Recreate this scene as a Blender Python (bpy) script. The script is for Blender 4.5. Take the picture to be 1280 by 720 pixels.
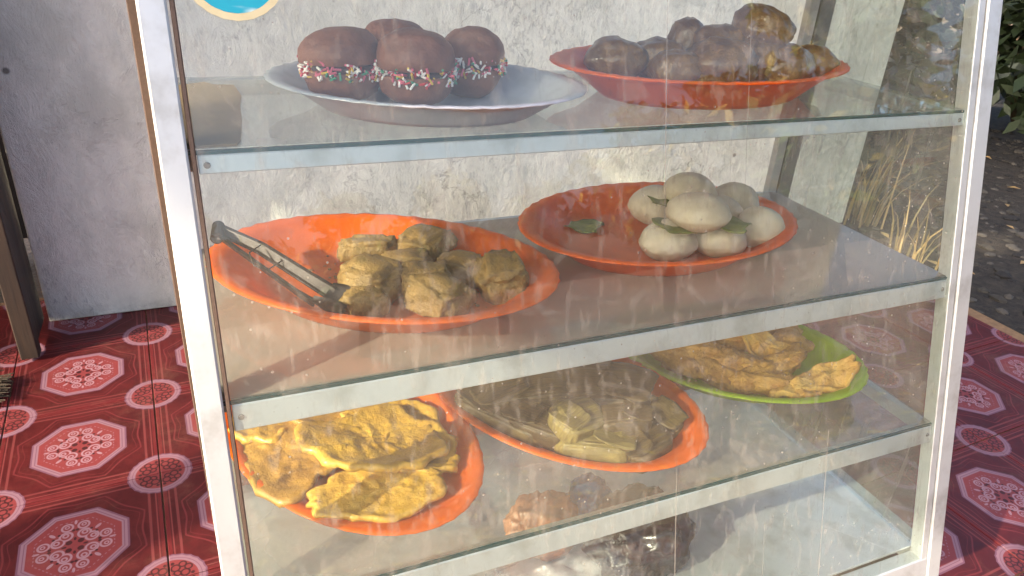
import bpy, bmesh, math, random
import numpy as np
from mathutils import Vector, Matrix, noise
random.seed(7)
R = math.radians
S = 0.86                       # metres per layout unit (the cabinet is one unit wide inside)
scene = bpy.context.scene
for o in list(bpy.data.objects): bpy.data.objects.remove(o)

# ------------------------------------------------------------------ camera
YAW, PIT, ROLL = .4308, .4691, .0674
fw = Vector((math.sin(YAW)*math.cos(PIT), math.cos(YAW)*math.cos(PIT), -math.sin(PIT)))
rt = Vector((math.cos(YAW), -math.sin(YAW), 0)); up = rt.cross(fw)
cr = rt*math.cos(ROLL) + up*math.sin(ROLL); cu = up*math.cos(ROLL) - rt*math.sin(ROLL)
cam = bpy.data.cameras.new('camera'); camo = bpy.data.objects.new('camera', cam)
scene.collection.objects.link(camo)
camo.matrix_world = Matrix.Translation(Vector((.0047, -.6933, .2052))*S) @ Matrix((cr, cu, -fw)).transposed().to_4x4()
cam.sensor_width = 36; cam.lens = 36*915.46/1280; cam.clip_start = .02; cam.clip_end = 600
scene.camera = camo

# ------------------------------------------------------------------ sky, sun, exposure
SUN = Vector((1, .34, -.56)).normalized()          # the way the light travels
EL = math.asin(-SUN.z); AZ = math.atan2(-SUN.x, -SUN.y)
w = bpy.data.worlds.new('World'); scene.world = w; w.use_nodes = True
wn = w.node_tree.nodes; sky = wn.new('ShaderNodeTexSky'); sky.sky_type = 'NISHITA'; sky.sun_disc = False
sky.sun_elevation = EL; sky.sun_rotation = AZ % (2*math.pi); sky.air_density = .75; sky.dust_density = 5
w.node_tree.links.new(sky.outputs[0], wn['Background'].inputs[0]); wn['Background'].inputs[1].default_value = .15
sun = bpy.data.lights.new('sun', 'SUN'); sun.energy = 2.8; sun.angle = R(.6); sun.color = (1, .86, .66)
suno = bpy.data.objects.new('sun', sun); scene.collection.objects.link(suno)
suno.rotation_euler = SUN.to_track_quat('-Z', 'Y').to_euler(); suno.location = (-8, -2, 5)
scene.view_settings.view_transform = 'Standard'; scene.view_settings.look = 'None'
scene.view_settings.exposure = 1.82; scene.view_settings.gamma = 1
scene.render.engine = 'CYCLES'
scene.cycles.transparent_max_bounces = 24; scene.cycles.max_bounces = 5; scene.cycles.diffuse_bounces = 3; scene.cycles.glossy_bounces = 4
scene.cycles.use_adaptive_sampling = True; scene.cycles.adaptive_threshold = .02; scene.cycles.use_denoising = True
scene.cycles.caustics_reflective = False; scene.cycles.caustics_refractive = False

# ------------------------------------------------------------------ helpers
COL = scene.collection
def lin(h):
    h = h.lstrip('#'); c = [int(h[i:i+2], 16)/255 for i in (0, 2, 4)]
    return tuple(((x+.055)/1.055)**2.4 if x > .04045 else x/12.92 for x in c) + (1,)
def c4(*c): return (c[0], c[1], c[2], 1)

class X:
    """a shader value with arithmetic"""
    def __init__(s, nt, sock): s.nt, s.k = nt, sock
    def m(s, op, b=None, c=None):
        n = s.nt.nodes.new('ShaderNodeMath'); n.operation = op
        for i, v in enumerate((s, b, c)):
            if v is None: continue
            if isinstance(v, X): s.nt.links.new(v.k, n.inputs[i])
            else: n.inputs[i].default_value = v
        return X(s.nt, n.outputs[0])
    def __add__(s, b): return s.m('ADD', b)
    def __radd__(s, b): return s.m('ADD', b)
    def __sub__(s, b): return s.m('SUBTRACT', b)
    def __rsub__(s, b): return (s*-1)+b
    def __mul__(s, b): return s.m('MULTIPLY', b)
    def __rmul__(s, b): return s.m('MULTIPLY', b)
    def __truediv__(s, b): return s.m('DIVIDE', b)
    def abs(s): return s.m('ABSOLUTE')
    def max(s, b): return s.m('MAXIMUM', b)
    def min(s, b): return s.m('MINIMUM', b)
    def lt(s, b): return s.m('LESS_THAN', b)
    def gt(s, b): return s.m('GREATER_THAN', b)
    def ss(s, a, b):
        n = s.nt.nodes.new('ShaderNodeMapRange'); n.interpolation_type = 'SMOOTHSTEP'
        s.nt.links.new(s.k, n.inputs[0]); n.inputs[1].default_value = a; n.inputs[2].default_value = b
        return X(s.nt, n.outputs[0])
def hyp(a, b): return (a*a+b*b).m('SQRT')
def band(d, a, b, e=.002): return d.ss(a-e, a+e)*(1-d.ss(b-e, b+e))

class M:
    """a small procedural-material builder"""
    def __init__(s, name):
        s.mat = bpy.data.materials.new(name); s.mat.use_nodes = True; s.nt = s.mat.node_tree
        s.bsdf = s.nt.nodes['Principled BSDF']; s.out = s.nt.nodes['Material Output']
        s.tc = s.nt.nodes.new('ShaderNodeTexCoord')
    def co(s, scale=(1, 1, 1), kind='Object', rot=(0, 0, 0), loc=(0, 0, 0)):
        mp = s.nt.nodes.new('ShaderNodeMapping'); s.nt.links.new(s.tc.outputs[kind], mp.inputs[0])
        mp.inputs['Scale'].default_value = scale; mp.inputs['Rotation'].default_value = rot; mp.inputs['Location'].default_value = loc
        return mp.outputs[0]
    def uvw(s):
        n = s.nt.nodes.new('ShaderNodeSeparateXYZ'); s.nt.links.new(s.tc.outputs['Object'], n.inputs[0])
        return [X(s.nt, n.outputs[i]) for i in range(3)]
    def noise(s, scale, detail=4, rough=.55, co=None, dist=0):
        n = s.nt.nodes.new('ShaderNodeTexNoise'); n.inputs['Scale'].default_value = scale; n.inputs['Detail'].default_value = detail
        n.inputs['Roughness'].default_value = rough; n.inputs['Distortion'].default_value = dist
        s.nt.links.new(co if co else s.co(), n.inputs['Vector']); return X(s.nt, n.outputs[0])
    def vor(s, scale, feat='F1', co=None, rnd=1):
        n = s.nt.nodes.new('ShaderNodeTexVoronoi'); n.feature = feat; n.inputs['Scale'].default_value = scale
        n.inputs['Randomness'].default_value = rnd
        s.nt.links.new(co if co else s.co(), n.inputs['Vector']); return X(s.nt, n.outputs['Distance'])
    def mix(s, f, a, b):
        n = s.nt.nodes.new('ShaderNodeMix'); n.data_type = 'RGBA'
        if isinstance(f, X): s.nt.links.new(f.k, n.inputs[0])
        else: n.inputs[0].default_value = f
        for v, i in ((a, 6), (b, 7)):
            if isinstance(v, tuple): n.inputs[i].default_value = v
            else: s.nt.links.new(v, n.inputs[i])
        return n.outputs[2]
    def set(s, **kw):
        for k, v in kw.items():
            i = s.bsdf.inputs[{'color': 'Base Color', 'rough': 'Roughness', 'metal': 'Metallic', 'ior': 'IOR', 'sss': 'Subsurface Weight',
                               'sssr': 'Subsurface Radius', 'ssss': 'Subsurface Scale', 'coat': 'Coat Weight', 'coatr': 'Coat Roughness', 'trans': 'Transmission Weight', 'spec': 'Specular IOR Level', 'alpha': 'Alpha', 'sheen': 'Sheen Weight'}[k]]
            if isinstance(v, X): s.nt.links.new(v.k, i)
            elif isinstance(v, bpy.types.NodeSocket): s.nt.links.new(v, i)
            else: i.default_value = v
        return s
    def bump(s, h, strength=.3, dist=.01):
        b = s.nt.nodes.new('ShaderNodeBump'); b.inputs['Strength'].default_value = strength; b.inputs['Distance'].default_value = dist
        s.nt.links.new(h.k, b.inputs['Height']); s.nt.links.new(b.outputs[0], s.bsdf.inputs['Normal']); return s

def link(name, me, loc, parent=None, **props):
    o = bpy.data.objects.new(name, me); COL.objects.link(o)
    o.location = Vector(loc)*S
    if parent is not None: o.parent = parent
    for k, v in props.items(): o[k] = v
    return o
def mesh(name, vs, fs, mats, smooth=False, fm=None):
    me = bpy.data.meshes.new(name)
    me.from_pydata([tuple(Vector(v)*S) for v in vs], [], [tuple(f) for f in fs])
    for m in (mats if isinstance(mats, (list, tuple)) else [mats]): me.materials.append(m.mat)
    if fm is not None: me.polygons.foreach_set('material_index', fm)
    if smooth: me.polygons.foreach_set('use_smooth', [True]*len(me.polygons))
    me.update(); return me
def thing(name, loc, label, cat, group=None, rotz=0):
    o = link(name, None, loc, label=label, category=cat)
    if group: o['group'] = group
    o.rotation_euler.z = rotz; o.empty_display_size = .05
    return o
def tag(o, label, cat, group=None):
    o['label'] = label; o['category'] = cat
    if group: o['group'] = group
    return o
def hexa(name, pts, mat, bev=.0, seg=1):
    """box from 8 corners: bottom loop 0-3, top loop 4-7"""
    bm = bmesh.new(); v = [bm.verts.new(Vector(p)*S) for p in pts]
    for f in ((3, 2, 1, 0), (4, 5, 6, 7), (0, 1, 5, 4), (1, 2, 6, 5), (2, 3, 7, 6), (3, 0, 4, 7)): bm.faces.new([v[i] for i in f])
    bmesh.ops.recalc_face_normals(bm, faces=bm.faces)
    if bev: bmesh.ops.bevel(bm, geom=bm.edges[:], offset=bev*S, segments=seg, affect='EDGES', profile=.6)
    me = bpy.data.meshes.new(name); bm.to_mesh(me); bm.free(); me.materials.append(mat.mat); return me
def boxp(x0, x1, y0, y1, z0, z1):
    return [(x0, y0, z0), (x1, y0, z0), (x1, y1, z0), (x0, y1, z0), (x0, y0, z1), (x1, y0, z1), (x1, y1, z1), (x0, y1, z1)]
def part(name, pts, mat, parent, base=(0, 0, 0), bev=.0015, **kw):
    b = Vector(base); c = sum((Vector(p) for p in pts), Vector())/len(pts)
    me = hexa(name, [Vector(p)-c for p in pts], mat, bev)
    return link(name, me, c-b, parent, **kw)
def pane(name, pts, dusty, face, parent, base):
    o = part(name, pts, g_clear, parent, base, 0); o.data.materials.append(dusty.mat); o.data.polygons[face].material_index = 1; return o
def tube(path, rad, n=8, cap=True):
    vs, fs = [], []; P = [Vector(p) for p in path]
    for i, p in enumerate(P):
        t = (P[min(i+1, len(P)-1)]-P[max(i-1, 0)]).normalized()
        a = t.cross(Vector((0, 0, 1)) if abs(t.z) < .9 else Vector((1, 0, 0))).normalized(); b = t.cross(a)
        r = rad[i] if isinstance(rad, (list, tuple)) else rad
        for k in range(n):
            q = 2*math.pi*k/n; vs.append(p+a*math.cos(q)*r+b*math.sin(q)*r)
    for i in range(len(P)-1):
        for k in range(n): fs.append((i*n+k, i*n+(k+1) % n, (i+1)*n+(k+1) % n, (i+1)*n+k))
    if cap: fs.append(tuple(range(n))[::-1]); fs.append(tuple((len(P)-1)*n+k for k in range(n)))
    return vs, fs
_ico = {}
def ico(sub):
    if sub not in _ico:
        bm = bmesh.new(); bmesh.ops.create_icosphere(bm, subdivisions=sub, radius=1)
        _ico[sub] = ([v.co.copy() for v in bm.verts], [tuple(v.index for v in f.verts) for f in bm.faces]); bm.free()
    return _ico[sub]
def fbm(p, o=4): return noise.fractal(p, 1.0, 2.0, o)
def lump(a, b, c, seed, amp=.12, freq=1.6, box=0., fine=.02, sub=4, flat=0.):
    V, F = ico(sub); out = []; off = Vector((seed*7.13, seed*3.7, seed*1.9))
    for v in V:
        p = v.copy()
        if box:
            e = 1-box*.55; p = Vector([math.copysign(abs(t)**e, t) for t in v]); p /= max(.6, p.length**.5)
        d = 1+amp*fbm(v*freq+off, 3)+fine*fbm(v*freq*5+off, 3)
        p = p*d
        if flat and p.z < -flat: p.z = -flat+(p.z+flat)*.15
        out.append(Vector((p.x*a, p.y*b, p.z*c)))
    return out, F

# ------------------------------------------------------------------ materials
def metal_mat(name, col, rough=.38, metal=.9, streak=(3, 3, 60)):
    m = M(name); n = m.noise(1, 5, .6, m.co((60, 60, 2))); g = m.noise(14, 5, .65)
    m.set(color=m.mix(g.ss(.45, .72)*.7, col, c4(col[0]*.6, col[1]*.57, col[2]*.52)), metal=metal, rough=n*.25+(rough-.1)+g*.1)
    return m.bump(n, .06, .002)
alu = metal_mat('brushed_aluminium', (.62, .64, .64, 1), .42, .6)
alu_worn = metal_mat('dull_aluminium', (.50, .51, .50, 1), .5, .45)
alu_dark = metal_mat('grey_oxidised_aluminium', (.22, .22, .21, 1), .5, .5)
alu_sheet = metal_mat('aluminium_sheet', (.75, .75, .74, 1), .36, .7)
brownstrip = M('brown_laminate'); brownstrip.set(color=brownstrip.mix(brownstrip.noise(300, 3), lin('6a5548'), lin('4a3a30')), rough=.55)

def glass_mat(name, dust=0., tint=(.95, .985, .97, 1), dcol=(.62, .58, .53, 1), streaks=0., specks=0., rough=.0, seed=0., cap=.85):
    m = M(name); nt = m.nt; L = nt.links.new
    tr = nt.nodes.new('ShaderNodeBsdfTransparent'); tr.inputs[0].default_value = tint; body = tr
    gl = nt.nodes.new('ShaderNodeBsdfGlossy'); gl.inputs['Roughness'].default_value = rough
    if dust:
        df = nt.nodes.new('ShaderNodeBsdfDiffuse'); df.inputs[0].default_value = dcol
        tl = nt.nodes.new('ShaderNodeBsdfTranslucent'); tl.inputs[0].default_value = dcol
        dm = nt.nodes.new('ShaderNodeMixShader'); dm.inputs[0].default_value = .4; L(df.outputs[0], dm.inputs[1]); L(tl.outputs[0], dm.inputs[2])
        cloud = m.noise(5, 3, .6, m.co(loc=(seed, seed, 0)))
        f = cloud.ss(.35, .75)*.8+.5
        if streaks:
            st = m.noise(1, 3, .6, m.co((110, 110, 2.6), loc=(seed, 3, 0))); f = f+st.ss(.52, .76)*streaks
            dr = m.noise(1, 1, .5, m.co((210, 0, 1.3), loc=(seed+2, 0, 0))); f = f+dr.ss(.72, .77)*streaks*1.6
            sm = m.noise(9, 2, .5, m.co(loc=(seed+6, 0, 2)), 4.5); f = f+sm.ss(.56, .70)*streaks*.55
        if specks:
            sp = m.vor(95); f = f+(sp.lt(.10)*cloud.ss(.44, .56))*specks
        fac = (f*dust).min(cap)
        ms = nt.nodes.new('ShaderNodeMixShader'); L(fac.k, ms.inputs[0]); L(tr.outputs[0], ms.inputs[1]); L(dm.outputs[0], ms.inputs[2]); body = ms
    ge = nt.nodes.new('ShaderNodeNewGeometry'); dt = nt.nodes.new('ShaderNodeVectorMath'); dt.operation = 'DOT_PRODUCT'
    L(ge.outputs['Normal'], dt.inputs[0]); L(ge.outputs['Incoming'], dt.inputs[1])
    fr = (1-X(nt, dt.outputs['Value']).abs()).m('POWER', 5)*.95+.050      # Schlick reflectance of a glass face
    mx = nt.nodes.new('ShaderNodeMixShader'); L(fr.k, mx.inputs[0]); L(body.outputs[0], mx.inputs[1]); L(gl.outputs[0], mx.inputs[2])
    L(mx.outputs[0], m.out.inputs[0]); nt.nodes.remove(m.bsdf); return m
g_clear = glass_mat('clear_glass')
g_front = glass_mat('dusty_front_glass', .11, dcol=(.70, .63, .53, 1), streaks=1.8, specks=4.)
g_side = glass_mat('dusty_side_glass', .36, seed=3, dcol=(.50, .45, .39, 1), streaks=.5)
g_left = glass_mat('left_side_glass', .10, seed=3, dcol=(.50, .45, .39, 1), streaks=.5)
g_shelf = glass_mat('dusty_shelf_glass', 1.6, dcol=(.44, .37, .31, 1), seed=5, rough=.05, cap=.88)
g_shelf3 = glass_mat('low_shelf_glass', .5, dcol=(.44, .35, .28, 1), seed=11, rough=.05)
g_shelf1 = glass_mat('shelf_glass_top', .45, seed=8, rough=.03)
edge = M('glass_edge'); edge.set(color=lin('1c4648'), rough=.2)

def plastic(name, col, thru=.48):
    m = M(name); n = m.noise(40, 4); sc = m.noise(1, 3, .6, m.co((160, 30, 30)))
    c2 = c4(*(x*.82 for x in col[:3]))
    m.set(color=m.mix(n.ss(.4, .7), col, c2), rough=sc*.2+.22, coat=.15, coatr=.2)
    m.bump(n, .03, .001)
    if thru:                                             # thin plastic lets some light through
        tl = m.nt.nodes.new('ShaderNodeBsdfTranslucent'); tl.inputs[0].default_value = col
        mx = m.nt.nodes.new('ShaderNodeMixShader'); mx.inputs[0].default_value = thru
        m.nt.links.new(m.bsdf.outputs[0], mx.inputs[1]); m.nt.links.new(tl.outputs[0], mx.inputs[2]); m.nt.links.new(mx.outputs[0], m.out.inputs[0])
    return m
p_orange = plastic('orange_melamine', c4(.92, .19, .008))
p_orange2 = plastic('orange_red_melamine', c4(.91, .175, .010))
p_green = plastic('lime_melamine', c4(.52, .70, .03))
p_white = plastic('white_melamine', c4(.62, .63, .67), .2)

def food(name, c1, c2, c3=None, rough=.5, scale=12, spots=.6, coat=0., bump=.3, sss=.15):
    m = M(name); a = m.noise(scale, 5, .6); col = m.mix(a.ss(.35, .7), c1, c2)
    if c3:
        b = m.noise(scale*.7, 3, .6, m.co(loc=(5, 2, 1))); col = m.mix(b.ss(spots, spots+.1), col, c3)
    fn = m.noise(scale*9, 4, .6)
    m.set(color=col, rough=fn*.3+(rough-.15), coat=coat, coatr=.15)
    return m.bump(fn+a*.6, bump, .004)
f_frit = food('fritter_batter', lin('94733f'), lin('775c2e'), lin('2a221a'), .5, 34, .56, bump=.6)
f_bun = food('white_bun_dough', lin('cabca6'), lin('b5a48a'), None, .6, 14, bump=.12, sss=.3)
f_glaze = food('glazed_brown_crust', lin('5c3c14'), lin('825e28'), lin('34210c'), .34, 26, .57, coat=.5, bump=.5)
f_donut = food('brown_donut_crust', lin('8c5a42'), lin('6c402c'), None, .55, 18, bump=.3)
f_cream = food('dark_filling', lin('33201a'), lin('4c3028'), None, .5, 30)
f_mend = food('golden_batter', lin('d2a440'), lin('b2842e'), lin('74501c'), .42, 24, .62, coat=.25, bump=.45)
f_mend2 = food('browned_batter', lin('b38434'), lin('8e6424'), lin('5c3c16'), .42, 30, .58, coat=.25, bump=.45)
f_pis = food('fried_banana_batter', lin('d2a04c'), lin('a87228'), lin('6c401a'), .5, 30, .58, bump=.9)
f_kip = food('crisp_banana_batter', lin('e2b45a'), lin('c48c34'), lin('94602a'), .5, 30, .62, bump=.6)
def leafmat(name, a, b, scale=(25, 380, 60), rough=.5):
    m = M(name); v = m.noise(1, 4, .6, m.co(scale)); g = m.noise(16, 4)
    m.set(color=m.mix((v*.6+g*.4).ss(.35, .65), a, b), rough=rough); return m.bump(v, .35, .003)
leaf_green = leafmat('banana_leaf', lin('5a6426'), lin('7c7c40'), (6, 60, 6))
wrap_a = leafmat('wilted_leaf_olive', lin('6c5a32'), lin('463820'))
wrap_b = leafmat('wilted_leaf_brown', lin('5c4a2c'), lin('3c2e1c'))
wrap_c = leafmat('wilted_leaf_pale', lin('8a7844'), lin('625430'))
steel = metal_mat('dark_steel', (.06, .048, .048, 1), .46, .7)

# ------------------------------------------------------------------ ground, floor, wall
ZF = -1.05
gm = M('dirt'); g1 = gm.noise(1.2, 6, .65); g2 = gm.noise(14, 5, .7); g3 = gm.vor(60)
gm.set(color=gm.mix((g1*.5+g2*.5).ss(.35, .65), lin('6f5a47'), lin('97806a')), rough=.95).bump(g2+g3*.4, .6, .03)
G = 150
vs = [(x, y, 0) for y in (-G, -8, -1.7, 2, 9, G) for x in (-G, -5, 2.7, 8, G)]
fs = [(j*5+i, j*5+i+1, j*5+i+6, j*5+i+5) for j in range(5) for i in range(4)]
link('ground', mesh('ground', vs, fs, gm), (0, 0, ZF-.09), kind='structure')

tile_s = .352; TR = R(3.0)
def tile_material():
    m = M('printed_tile'); u, v, _ = m.uvw(); k = 1/(tile_s*S); u = u*k; v = v*k
    au, av = u.abs(), v.abs(); a = au.max(av); b = au.min(av)
    d8 = a.max((au+av)*.7071); r = hyp(u, v)
    oi = m.nt.nodes.new('ShaderNodeObjectInfo'); va = m.nt.nodes.new('ShaderNodeVectorMath'); va.operation = 'ADD'
    rv = X(m.nt, oi.outputs['Random'])*37; m.nt.links.new(m.tc.outputs['Object'], va.inputs[0]); m.nt.links.new(rv.k, va.inputs[1]); rco = va.outputs[0]
    mott = m.noise(9, 5, .65, rco); mo2 = m.noise(40, 4, .6)
    col = m.mix((mott*.7+mo2*.3).ss(.4, .62), lin('560c14'), lin('701c20'))
    col = m.mix((mott.ss(.56, .7))*.6, col, lin('3a1812'))
    p, q = .5-au, .5-av; e = p.min(q)
    red = lin('8e2a2e'); pink = lin('b88a98'); pk2 = lin('94647a'); dark = lin('1c1016'); field = lin('a8484a')
    col = m.mix(band(e, -.1, .028)*.75, col, red)
    col = m.mix(band(e, .036, .044)+band(e, .072, .088)*.8, col, lin('a04a4a'))
    wob = ((u*1).m('ARCTAN2', v)*8).m('COSINE')*.008
    col = m.mix(band(d8+wob, .375, .386)*.8, col, lin('943a3e'))
    col = m.mix(band(d8+wob*1.5, .345, .351)*.5, col, lin('943a3e'))
    # octagon medallion
    col = m.mix(1-d8.ss(.298, .302), col, pk2); col = m.mix(1-d8.ss(.286, .290), col, pink)
    col = m.mix(band(d8, .268, .273), col, pk2); col = m.mix(1-d8.ss(.254, .258), col, field)
    def ring(A, B, cx, cy, rad, th): return band(hyp(A-cx, B-cy), rad-th, rad+th, .003)
    orn = ring(a, b, .092, .050, .034, .0065).max(ring(a, b, .100, .052, .014, .005)).max(ring(a, b, .168, .045, .030, .006)).max(ring(a, b, .172, .046, .011, .004))
    orn = orn.max(1-hyp((a+b-.25)*.7, (a-b)*1.6).ss(.020, .026)).max(1-hyp((a-.205)*1.0, b*2.4).ss(.016, .022))
    col = m.mix(orn.min(1)*.85, col, lin('d0a6b2'))
    drk = (1-(hyp(a-.032, b-.032)).ss(.016, .020)).max(1-hyp(a-.058, b*1.8).ss(.012, .016)).max(1-hyp(a-.135, b-.010).ss(.008, .012)).max(1-hyp(a-.118, b-.088).ss(.007, .010))
    col = m.mix(drk.min(1)*.8, col, dark)
    dots = band(d8, .212, .218)*((u.m('ARCTAN2', v)*48).m('SINE').gt(0))
    col = m.mix(dots*.7, col, pink)
    # corner roundel shared by four tiles
    rc = hyp(p, q); th = p.m('ARCTAN2', q); sc = (th*12).m('COSINE').abs()*.005
    col = m.mix(1-(rc+sc).ss(.206, .210), col, pk2); col = m.mix(1-(rc+sc).ss(.196, .199), col, pink); col = m.mix(band(rc, .172, .177)*.8, col, pk2)
    col = m.mix(1-rc.ss(.155, .159), col, field)
    A, B = p.max(q), p.min(q)
    co = ring(A, B, .085, .035, .024, .0055).max(ring(A, B, .105, .075, .020, .005)).max(ring(A, B, .045, .040, .016, .005)).max(1-hyp(A-.125, B-.02).ss(.009, .013))
    col = m.mix(co.min(1)*.85, col, dark)
    dirt = m.noise(26, 6, .75, rco).ss(.62, .8)
    col = m.mix(.52, col, (.010, .003, .003, 1))
    gr2 = m.noise(7, 6, .75, rco).ss(.5, .75)
    m.set(color=m.mix((dirt*.4+gr2*.3+.05).min(.5), col, lin('7a5446')), rough=mo2*.25+.33+dirt*.2, spec=.28)
    return m.bump(mo2, .05, .002)
tilem = tile_material()
grout = M('grout'); grout.set(color=grout.mix(grout.noise(60, 4), lin('9a7a58'), lin('5f4632')), rough=.9)
cT, sT = math.cos(TR), math.sin(TR); ox, oy = -.175, .885
x1 = 2.72
floor = link('floor', hexa('floor', [Vector(p) for p in boxp(-4.1, x1, -1.75, 1.95, -.10, -.006)], grout), (0, 0, ZF), kind='structure')
tb = hexa('tile', boxp(-tile_s/2+.0016, tile_s/2-.0016, -tile_s/2+.0016, tile_s/2-.0016, -.005, 0), tilem, .0012)
for i in range(-11, 9):
    for j in range(-8, 4):
        cx, cy = (i-.5)*tile_s, (j-.5)*tile_s
        wx, wy = ox+cx*cT-cy*sT, oy+cx*sT+cy*cT
        if not (-3.9 < wx < x1-.17 and -1.55 < wy < 1.80): continue
        t = link('tile', tb, (wx, wy, random.uniform(-.0004, .0004)), floor); t.rotation_euler.z = TR + random.uniform(-.003, .003)

wm = M('old_whitewash')
n1 = wm.noise(1.3, 6, .6); n2 = wm.noise(7, 7, .7, wm.co((1, 1, .7))); n3 = wm.noise(55, 5, .7, wm.co((1, 1, .45))); n4 = wm.noise(16, 8, .8, wm.co((1, 1, .6), loc=(2, 5, 1)), 1.2)
col = wm.mix(n2.ss(.38, .66), lin('e8e7da'), lin('cfcfc2'))
col = wm.mix((n3.ss(.55, .62)*n1.ss(.44, .60))*.4, col, lin('8c8c88'))
col = wm.mix((n4.ss(.60, .66)*n2.ss(.45, .6))*.55, col, lin('6f6d62'))
col = wm.mix(wm.noise(5, 6, .75, wm.co(loc=(3, 1, 2))).ss(.58, .72)*.35, col, lin('a8a89c'))
col = wm.mix(wm.vor(4.5, co=wm.co(loc=(.3, 0, .2))).ss(.05, .02)*.8, col, lin('55534c'))
wg = wm.nt.nodes.new('ShaderNodeNewGeometry'); wx_ = wm.nt.nodes.new('ShaderNodeSeparateXYZ'); wm.nt.links.new(wg.outputs['Position'], wx_.inputs[0]); zz = X(wm.nt, wx_.outputs[2])
mold = wm.noise(3.2, 8, .8, wm.co(loc=(1.4, 0, .7))).ss(.58, .66)*zz.ss(-.1*S, .5*S)
col = wm.mix(mold*.85, col, lin('2c2e28'))
base_d = (1-zz.ss(-1.12*S, -.95*S))*wm.noise(11, 6, .7).ss(.35, .6)
col = wm.mix(base_d*.6, col, lin('6a6458'))
ck = wm.noise(2.2, 9, .62, wm.co(loc=(7, 0, 3)), .4); crk = band(ck, .4975, .5025, .0015)
col = wm.mix(crk*n1.ss(.48, .6)*.35, col, lin('5a5852'))
wm.set(color=col, rough=.9).bump(n2*.5+n3*.5+n4*1.0-crk*.5, .6, .025)
WY = 1.75
wall = thing('house_wall', (.0, WY, ZF), 'weathered whitewashed plaster wall rising behind the glass cabinet', 'wall')
part('plaster', boxp(-.50, 2.90, WY, WY+.14, ZF+.001, 1.15), wm, wall, (0, WY, ZF), .004)
part('plaster', boxp(-4.2, -1.25, WY, WY+.14, ZF+.001, 1.15), wm, wall, (0, WY, ZF), .004)
part('lintel', boxp(-1.25, -.50, WY+.002, WY+.138, .75, 1.15), wm, wall, (0, WY, ZF), .004)
darkwood = M('dark_wood'); dv = darkwood.noise(1, 5, .6, darkwood.co((50, 50, 3)))
darkwood.set(color=darkwood.mix(dv.ss(.3, .7), lin('3a2a1e'), lin('1e1612')), rough=.6).bump(dv, .3, .004)
gw = M('grey_wood'); dv = gw.noise(1, 5, .6, gw.co((40, 40, 3)))
gw.set(color=gw.mix(dv.ss(.3, .7), lin('6d6258'), lin('463d35')), rough=.75).bump(dv, .4, .004)
door = thing('wooden_door', (-.52, WY, ZF), 'dark wooden door leaf standing open at the end of the wall', 'door')
part('stile', boxp(-.545, -.497, 1.508, 1.552, ZF+.012, .70), darkwood, door, (-.52, WY, ZF), .003)
part('door_panel', boxp(-.532, -.510, 1.553, 1.745, ZF+.02, .70), darkwood, door, (-.52, WY, ZF), .002)
dk = thing('back_room', (-.9, 2.3, ZF), 'dark room beyond the open doorway', 'room')
part('back_wall', boxp(-1.6, -.2, 2.5, 2.56, ZF, 1.1), darkwood, dk, (-.9, 2.3, ZF), .002)
part('side_wall', boxp(-1.32, -1.26, WY+.15, 2.49, ZF, 1.1), darkwood, dk, (-.9, 2.3, ZF), .002)
part('side_wall', boxp(-.49, -.43, WY+.15, 2.49, ZF, 1.1), darkwood, dk, (-.9, 2.3, ZF), .002)

# ------------------------------------------------------------------ the cabinet
K = .2574; Z1, Z2, Z3, ZB, ZT = 0., -.2326, -.4586, -.6818, .245; D = .32
BASE = (.5, .1, ZB-.045)
cab = thing('display_cabinet', BASE, 'glass display cabinet with aluminium frame, sloping front and three food shelves', 'cabinet')
def fp(x, n, z): return (x, K*z-n, z)          # n: distance in front of the shelf-edge plane
def slant(x0, x1, n0, n1, z0, z1): return [fp(x0, n0, z0), fp(x1, n0, z0), fp(x1, n1, z0), fp(x0, n1, z0), fp(x0, n0, z1), fp(x1, n0, z1), fp(x1, n1, z1), fp(x0, n1, z1)]
zb0 = ZB-.045
part('front_post', slant(-.0262, -.0025, .006, -.020, zb0, ZT), alu, cab, BASE, .002)
part('front_post', slant(1.018, 1.0475, .007, -.020, zb0, ZT), alu, cab, BASE, .002)
part('post_lip', slant(1.003, 1.0165, .004, -.018, ZB-.02, ZT-.03), alu, cab, BASE, .001)
part('post_lip', slant(-.0005, .004, .004, -.018, ZB-.02, ZT-.03), brownstrip, cab, BASE, .001)
for x0, x1 in ((-.046, -.016), (1.014, 1.046)):
    part('back_post', boxp(x0, x1, D+.002, D+.03, zb0, ZT), alu_dark, cab, BASE, .0015)
part('back_post_trim', boxp(.992, 1.012, D+.004, D+.018, ZB, ZT-.03), alu_worn, cab, BASE, .001)
part('side_strip', boxp(-.047, -.0465+.012, D-.03, D, zb0+.002, ZT-.002), brownstrip, cab, BASE, .001)
# front rails below each shelf edge, bottom and top frame
for z, h, m in ((Z1, .0165, alu), (Z2, .0265, alu), (Z3, .0265, alu)):
    part('shelf_rail', slant(.0045, 1.0025, -.001, -.016, z-.003-h, z-.003), m, cab, BASE, .001)
    for x0, x1 in ((-.014, .004), (.996, 1.012)):
        part('side_rail', [(x0, K*z+.020, z-.024), (x1, K*z+.020, z-.024), (x1, D, z-.024), (x0, D, z-.024), (x0, K*z+.020, z-.004), (x1, K*z+.020, z-.004), (x1, D, z-.004), (x0, D, z-.004)], alu_worn, cab, BASE, .001)
    part('back_rail', boxp(.005, .991, D+.006, D+.022, z-.024, z-.004), alu_worn, cab, BASE, .001)
part('bottom_rail', slant(-.0015, 1.0175, .005, -.018, zb0, ZB-.004), alu, cab, BASE, .0015)
part('top_rail', slant(-.0015, 1.0175, .0055, -.019, ZT-.035, ZT-.001), alu, cab, BASE, .0015)
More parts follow.
